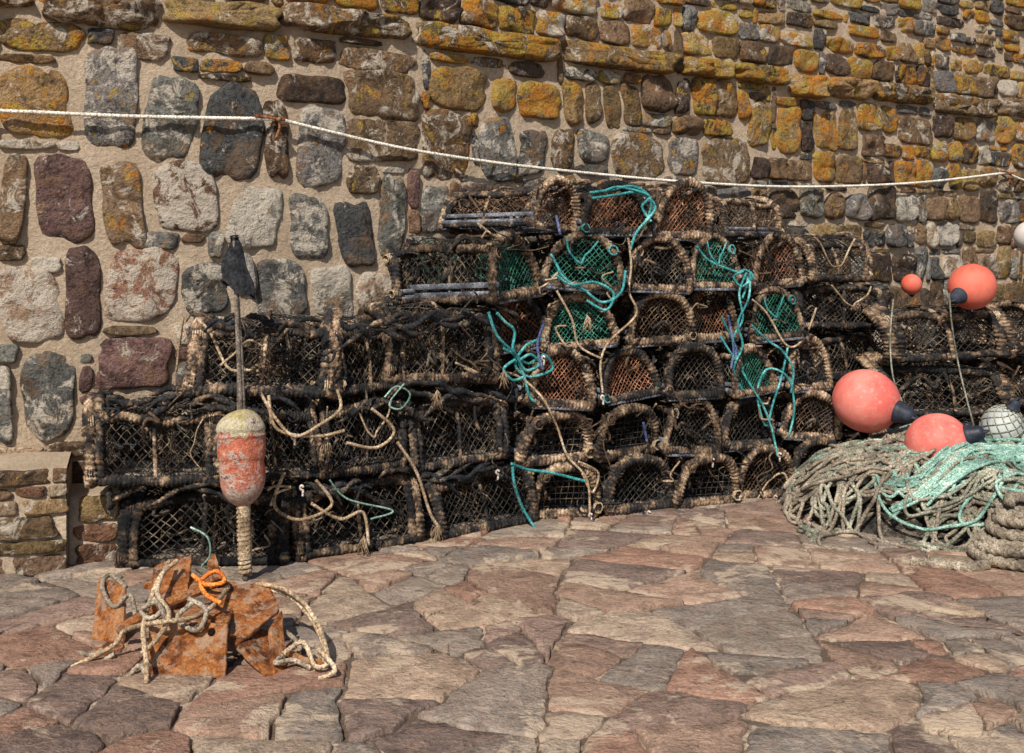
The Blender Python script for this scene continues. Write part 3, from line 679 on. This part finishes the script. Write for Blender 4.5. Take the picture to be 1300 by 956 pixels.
# ------------------------------------------------------------------ rope pile
def mh(x,y,rx=1.3,ry=.98,h=.44):
    return h*np.maximum(0,1-((x-3.0)/rx)**2-((y-7.08)/ry)**2)**.6*(1+.14*sn(np.asarray(x,float),np.asarray(y,float),7,55))
A=Acc()
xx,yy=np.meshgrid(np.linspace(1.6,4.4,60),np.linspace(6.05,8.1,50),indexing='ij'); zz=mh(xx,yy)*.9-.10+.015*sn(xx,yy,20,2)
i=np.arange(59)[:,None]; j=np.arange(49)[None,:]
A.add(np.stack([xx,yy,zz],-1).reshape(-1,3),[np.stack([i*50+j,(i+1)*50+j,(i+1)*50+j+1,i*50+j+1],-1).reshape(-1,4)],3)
def heap(cx,cy,sx,sy,n,r,mat,lay,R0=.12,R1=.3,dirn=None,ymin=6.08):
    for q in range(n):
        c=np.array([cx+rng.normal()*sx,cy+rng.normal()*sy]); ph=rng.uniform(0,6.3); P=[]; R=rng.uniform(R0,R1); ex=rng.uniform(.3,.85); ro=rng.uniform(0,PI) if dirn is None else dirn+rng.normal()*.4
        turns=rng.uniform(.8,2.6); zo=rng.uniform(0,.05)
        for t in np.arange(0,turns*2*PI,.45):
            R*=rng.uniform(.94,1.06); c=c+rng.normal(size=2)*.014
            a,b=R*math.cos(t+ph),R*ex*math.sin(t+ph)
            x=c[0]+a*math.cos(ro)-b*math.sin(ro); y=c[1]+a*math.sin(ro)+b*math.cos(ro)
            x=max(x,1.66+rng.uniform(0,.1)); y=max(y,ymin+rng.uniform(0,.1))
            P.append((x,y,max(r,float(mh(x,y))+lay+zo+rng.uniform(-.012,.02)) if mh(x,y)>0 else r+max(0,rng.uniform(-.01,.025))))
        tube(A,smooth_path(P,5),r,9,.009,mode='rope',pitch=r*6.5,amp=.2,mat=mat)
heap(2.15,7.05,.17,.25,24,.011,2,.0); heap(2.2,7.1,.2,.27,24,.011,1,.02); heap(2.8,6.9,.4,.28,28,.011,1,-.01,.12,.32)
heap(3.1,6.6,.35,.2,28,.011,2,-.05,.1,.26); heap(3.0,6.4,.4,.12,34,.011,1,-.04,.08,.24); heap(3.0,6.35,.35,.1,22,.010,2,-.02,.08,.22)
heap(3.0,6.9,.38,.28,22,.0095,0,.02,.15,.4,.2); heap(2.8,6.6,.32,.14,20,.0095,0,.02,.15,.35,.1); heap(3.4,6.9,.25,.3,22,.010,0,.03,.15,.35); heap(3.0,6.5,.3,.1,14,.0095,1,.01,.15,.3,0); heap(3.1,6.45,.3,.12,16,.0095,0,.02,.12,.28,0)
heap(2.3,7.3,.18,.12,12,.011,2,.03); heap(2.05,7.0,.12,.2,8,.011,2,.03); heap(3.6,6.8,.3,.3,14,.010,2,.02); heap(2.7,7.1,.3,.2,14,.010,2,.02)
for b_ in range(9):
    oy=rng.uniform(-.24,.2); oz=rng.uniform(.02,.07); wob=rng.uniform(-.08,.08,7); st_=rng.randint(0,3); mt=[0,0,1,0,0,0,0,1,0][b_]
    for q in range(9):
        P=[]
        for w,(x,y) in enumerate(((2.15,6.55),(2.35,6.55),(2.6,6.65),(2.9,6.8),(3.25,6.95),(3.6,7.05),(3.9,7.05))[st_:]):
            x+=rng.uniform(-.03,.03); y+=oy+wob[w]+rng.uniform(-.035,.035); P.append((x,y,max(.01,float(mh(x,y))+oz+rng.uniform(-.012,.02))))
        tube(A,smooth_path(P,6),.009,9,.008,mode='rope',pitch=.055,amp=.2,mat=mt)
A.obj('rope_pile',[M_mint,M_gryr,M_brnr,M_nblk])
A=Acc(); P=[]
for t in np.arange(0,2*PI*6.2,.3):
    k=t/(2*PI); R=.37-.03*k+rng.uniform(-.01,.01); P.append((2.78+R*math.cos(t+2),5.93+R*.72*math.sin(t+2),.028+.048*k*.95+.012*math.sin(t*1.7)))
P=[(2.05,5.86,.026),(2.2,5.80,.026),(2.4,5.78,.026)]+P
tube(A,smooth_path(P,5),.028,12,.014,mode='rope',pitch=.16,amp=.18)
A.obj('thick_mooring_rope',[M_brnr])
rope_obj('thin_line',[[sight(1205,372,8.1),sight(1208,410,8.1),sight(1216,460,8.08),sight(1228,510,7.9),sight(1236,540,7.3)],
   [sight(1134,380,8.15),sight(1130,430,8.1),sight(1134,480,8.0),sight(1150,520,7.7)]],M_gryr,.006)

# ------------------------------------------------------------------ dan buoy (flag marker)
A=Acc(); base=gnd(312,742); bx,by=base[0],base[1]
def off(z): return np.array([-.082*(z/1.75),.10*z/1.75,z])
for k,(dx,dy,z0,z1,r_) in enumerate([(0,0,0,1.62,.012),(.018,.01,.75,1.42,.009),(-.014,.012,.78,1.30,.007)]):
    tube(A,[off(z0)+(dx,dy,0),off((z0+z1)/2)+(dx*.6+.004,dy,0),off(z1)+(dx*.2,dy,0)],r_,8,.03,mat=0)
tl=math.atan(.082/1.75); M=Matrix.Translation(Vector(off(.0)))@Matrix.Rotation(-tl,4,'Y')@Matrix.Rotation(-.057,4,'X')
prof=[(.001,.375),(.03,.38),(.05,.395),(.085,.44),(.104,.49),(.108,.55),(.104,.60),(.110,.62),(.114,.66),(.113,.71),(.118,.725),(.112,.74),(.116,.76),(.10,.80),(.07,.83),(.035,.842),(.001,.845)]
P2=smooth_path([(a_,0,b_) for a_,b_ in prof],3); lathe(A,[(max(.001,p[0]),p[2]) for p in P2],28,1,M,.0045)
lathe(A,[(.032,.12),(.034,.2),(.03,.3),(.034,.39)],10,4,M,.004)
for z0 in np.arange(.05,.40,.022):
    P=[off(z0+.02*t/6.3)+(.026*math.cos(t),.026*math.sin(t),0) for t in np.linspace(0,6.3,12)]; tube(A,P,.010,6,.012,mat=4)
nu,nv=36,22; U,Vv=np.meshgrid(np.linspace(0,1,nu),np.linspace(0,1,nv),indexing='ij')
wd=.016+.064*np.minimum(1,Vv*1.35)
ang=U*2*PI
fx=np.cos(ang)*wd+.012*Vv+.006*np.sin(Vv*9); fy=np.sin(ang)*wd*.35-.010*np.sin(ang*4+Vv*2)*Vv
zt=1.70-(.27+.04*np.cos(ang)+.012*np.sin(ang*3))*Vv
V=np.stack([-.082*(zt/1.75)+fx,.10*zt/1.75+fy,zt],-1).reshape(-1,3)
i=np.arange(nu-1)[:,None]; j=np.arange(nv-1)[None,:]; fq=np.stack([i*nv+j,(i+1)*nv+j,(i+1)*nv+j+1,i*nv+j+1],-1).reshape(-1,4)
A.add(V,[fq],2)
for z0 in (1.69,1.68):
    P=[off(z0)+(.019*math.cos(t),.019*math.sin(t),.002*t) for t in np.linspace(0,6.3,12)]; tube(A,P,.004,6,.01,mat=2)
lathe(A,[(.012,1.6),(.010,1.68),(.006,1.745),(.001,1.75)],8,0,M)
o=A.obj('dan_buoy_marker',[M_wood,M_float,M_blackc,M_rust,M_tan]); o.location=(bx,by,0)

# ------------------------------------------------------------------ rusty anchors
A=Acc()
def pplate(pts,t=.014,mat=0,hole=None):
    P=np.array(pts,float); nn=np.cross(P[1]-P[0],P[2]-P[0]); nn/=np.linalg.norm(nn)
    if nn[1]>0: nn=-nn
    ex=P[1]-P[0]; ex/=np.linalg.norm(ex); ey=np.cross(nn,ex)
    q=np.stack([(P-P[0])@ex,(P-P[0])@ey],1)
    hc=np.array(hole[:2]) if hole else q.mean(0); hr=hole[2] if hole else .001
    bd=[]
    for k in range(len(q)):
        a,b=q[k],q[(k+1)%len(q)]; m_=max(2,int(np.linalg.norm(b-a)/.02))
        for u in range(m_):
            f=u/m_; p=a+(b-a)*f
            if u==0: p=p+(hc-p)*.03
            bd.append(p)
    bd=np.array(bd); bd+=.0015*np.sin(bd[:,[1,0]]*190)
    n=len(bd); d=bd-hc; l=np.linalg.norm(d,axis=1)[:,None]; inner=hc+d/l*hr; ins=hc+d*(1-.005/l); mid=hc+d*.5
    def w3(a,h): return P[0]+a[:,0:1]*ex+a[:,1:2]*ey+nn*h+.002*np.sin(a[:,0:1]*50+a[:,1:2]*40)*nn
    L=[w3(inner,-t/2),w3(inner,t/2),w3(mid,t/2+.001),w3(ins,t/2),w3(bd,t/2-.004),w3(bd,-t/2+.004),w3(ins,-t/2),w3(inner,-t/2)]
    V=np.vstack(L); i=np.arange(7)[:,None]; j=np.arange(n)[None,:]; j2=(j+1)%n
    A.add(V,[np.stack([i*n+j,i*n+j2,(i+1)*n+j2,(i+1)*n+j],-1).reshape(-1,4)],mat)
S=sight
pplate([S(186,862,4.32),S(287,860,4.32),S(290,792,4.40),S(190,788,4.40)],.022,hole=(.235,.165,.016))
pplate([S(300,822,4.42),S(342,862,4.30),S(362,852,4.40),S(356,775,4.62),S(300,800,4.6)],.024)
pplate([S(262,752,4.72),S(300,822,4.42),S(356,775,4.62),S(340,742,4.8)],.022)
pplate([S(356,775,4.62),S(362,852,4.40),S(346,862,4.32),S(340,800,4.5)],.022)
pplate([S(186,790,4.62),S(196,720,4.9),S(245,703,4.95),S(238,770,4.7)],.022)
pplate([S(180,745,4.9),S(262,752,4.72),S(272,735,4.9),S(200,722,5.0)],.022)
pplate([S(262,752,4.72),S(285,740,4.8),S(272,703,4.95),S(262,720,4.9)],.022)
pplate([S(118,812,4.72),S(156,840,4.6),S(160,745,4.8),S(130,733,4.9)],.022)
pplate([S(60,858,4.45),S(80,862,4.4),S(158,822,4.6),S(150,800,4.7)],.022)
pplate([S(200,790,4.5),S(290,792,4.42),S(300,770,4.7),S(215,765,4.75)],.022)
tube(A,[S(265,745,4.75),S(200,770,4.6),S(150,800,4.6)],.020,10,.02); tube(A,[S(330,780,4.6),S(300,745,4.8),S(240,735,4.95)],.018,10,.02)
tube(A,[S(350,820,4.5),S(385,838,4.42),S(412,842,4.4)],.014,8,.02)
A.obj('rusty_anchor',[M_rust],False)
rope_obj('anchor_rope',[[S(330,748,4.75),S(365,755,4.7),S(395,785,4.6),S(412,820,4.45),S(416,842,4.36),S(400,845,4.34),S(385,815,4.45),S(360,830,4.4)],[S(320,742,4.78),S(350,744,4.7),S(382,762,4.62),S(405,795,4.5),S(416,830,4.4)],
 [S(225,712,4.8),S(205,730,4.7),S(190,765,4.55),S(182,800,4.34),S(186,840,4.26),S(186,868,4.22)],[S(215,712,4.8),S(200,750,4.6),S(215,780,4.36),S(200,810,4.32),S(180,830,4.28)],
 [S(290,745,4.7),S(270,770,4.5),S(240,785,4.36),S(200,790,4.32),S(160,800,4.5),S(140,822,4.5),S(60,862,4.4)],[S(415,842,4.38),S(405,825,4.36),S(418,838,4.3),S(425,852,4.28),S(405,862,4.28)]],M_tan,.0095)
rope_obj('anchor_rope',[[S(160,745,4.8),S(140,730,4.9),S(130,745,4.8),S(145,770,4.75),S(165,755,4.7),S(172,780,4.6)],[S(130,825,4.55),S(100,845,4.45),S(60,855,4.42),S(55,838,4.6),S(85,828,4.65),S(120,832,4.5)],
 [S(240,760,4.5),S(262,775,4.4),S(250,800,4.35),S(225,785,4.4),S(245,765,4.45)],[S(360,800,4.6),S(375,812,4.55),S(380,825,4.5),S(360,832,4.45),S(350,842,4.35),S(372,838,4.4),S(395,848,4.36)],
 [S(130,865,4.3),S(160,860,4.3),S(178,845,4.32),S(190,868,4.24)],[S(100,820,4.7),S(80,835,4.6),S(95,850,4.5),S(125,842,4.5),S(145,830,4.5)],[S(195,760,4.5),S(205,775,4.42),S(190,785,4.4),S(180,775,4.45),S(200,765,4.4),S(212,790,4.34)]],M_brnr,.0095)
rope_obj('anchor_rope',[[S(245,730,4.75),S(262,742,4.66),S(285,738,4.66),S(275,725,4.75),S(255,738,4.68),S(262,755,4.6),S(280,765,4.5)]],M_orr,.009)

# ------------------------------------------------------------------ light, world, camera
trav=np.array([.20,.68,-.70]); trav/=np.linalg.norm(trav)
sun=bpy.data.lights.new('sun','SUN'); sun.energy=5.0; sun.angle=math.radians(.5); sun.color=(1,.95,.87)
so=bpy.data.objects.new('sun',sun); bpy.context.collection.objects.link(so); so.rotation_euler=Vector(trav).to_track_quat('-Z','Y').to_euler()
w=bpy.data.worlds.new('World'); bpy.context.scene.world=w; w.use_nodes=True; nt=w.node_tree
sk=nt.nodes.new('ShaderNodeTexSky'); sk.sky_type='NISHITA'; sk.sun_disc=False; sk.sun_elevation=math.asin(-trav[2]); sk.sun_rotation=math.atan2(-trav[0],-trav[1])
nt.links.new(sk.outputs[0],nt.nodes['Background'].inputs[0]); nt.nodes['Background'].inputs[1].default_value=.10
cam=bpy.data.cameras.new('camera'); co=bpy.data.objects.new('camera',cam); bpy.context.collection.objects.link(co)
co.location=(0,0,EYE); co.rotation_euler=(PI/2,0,0); cam.lens=40; cam.sensor_width=36; cam.shift_y=-153/1300; cam.clip_end=500; cam.clip_start=.05
bpy.context.scene.camera=co
sc=bpy.context.scene; sc.view_settings.view_transform='Standard'; sc.view_settings.look='None'; sc.view_settings.exposure=0
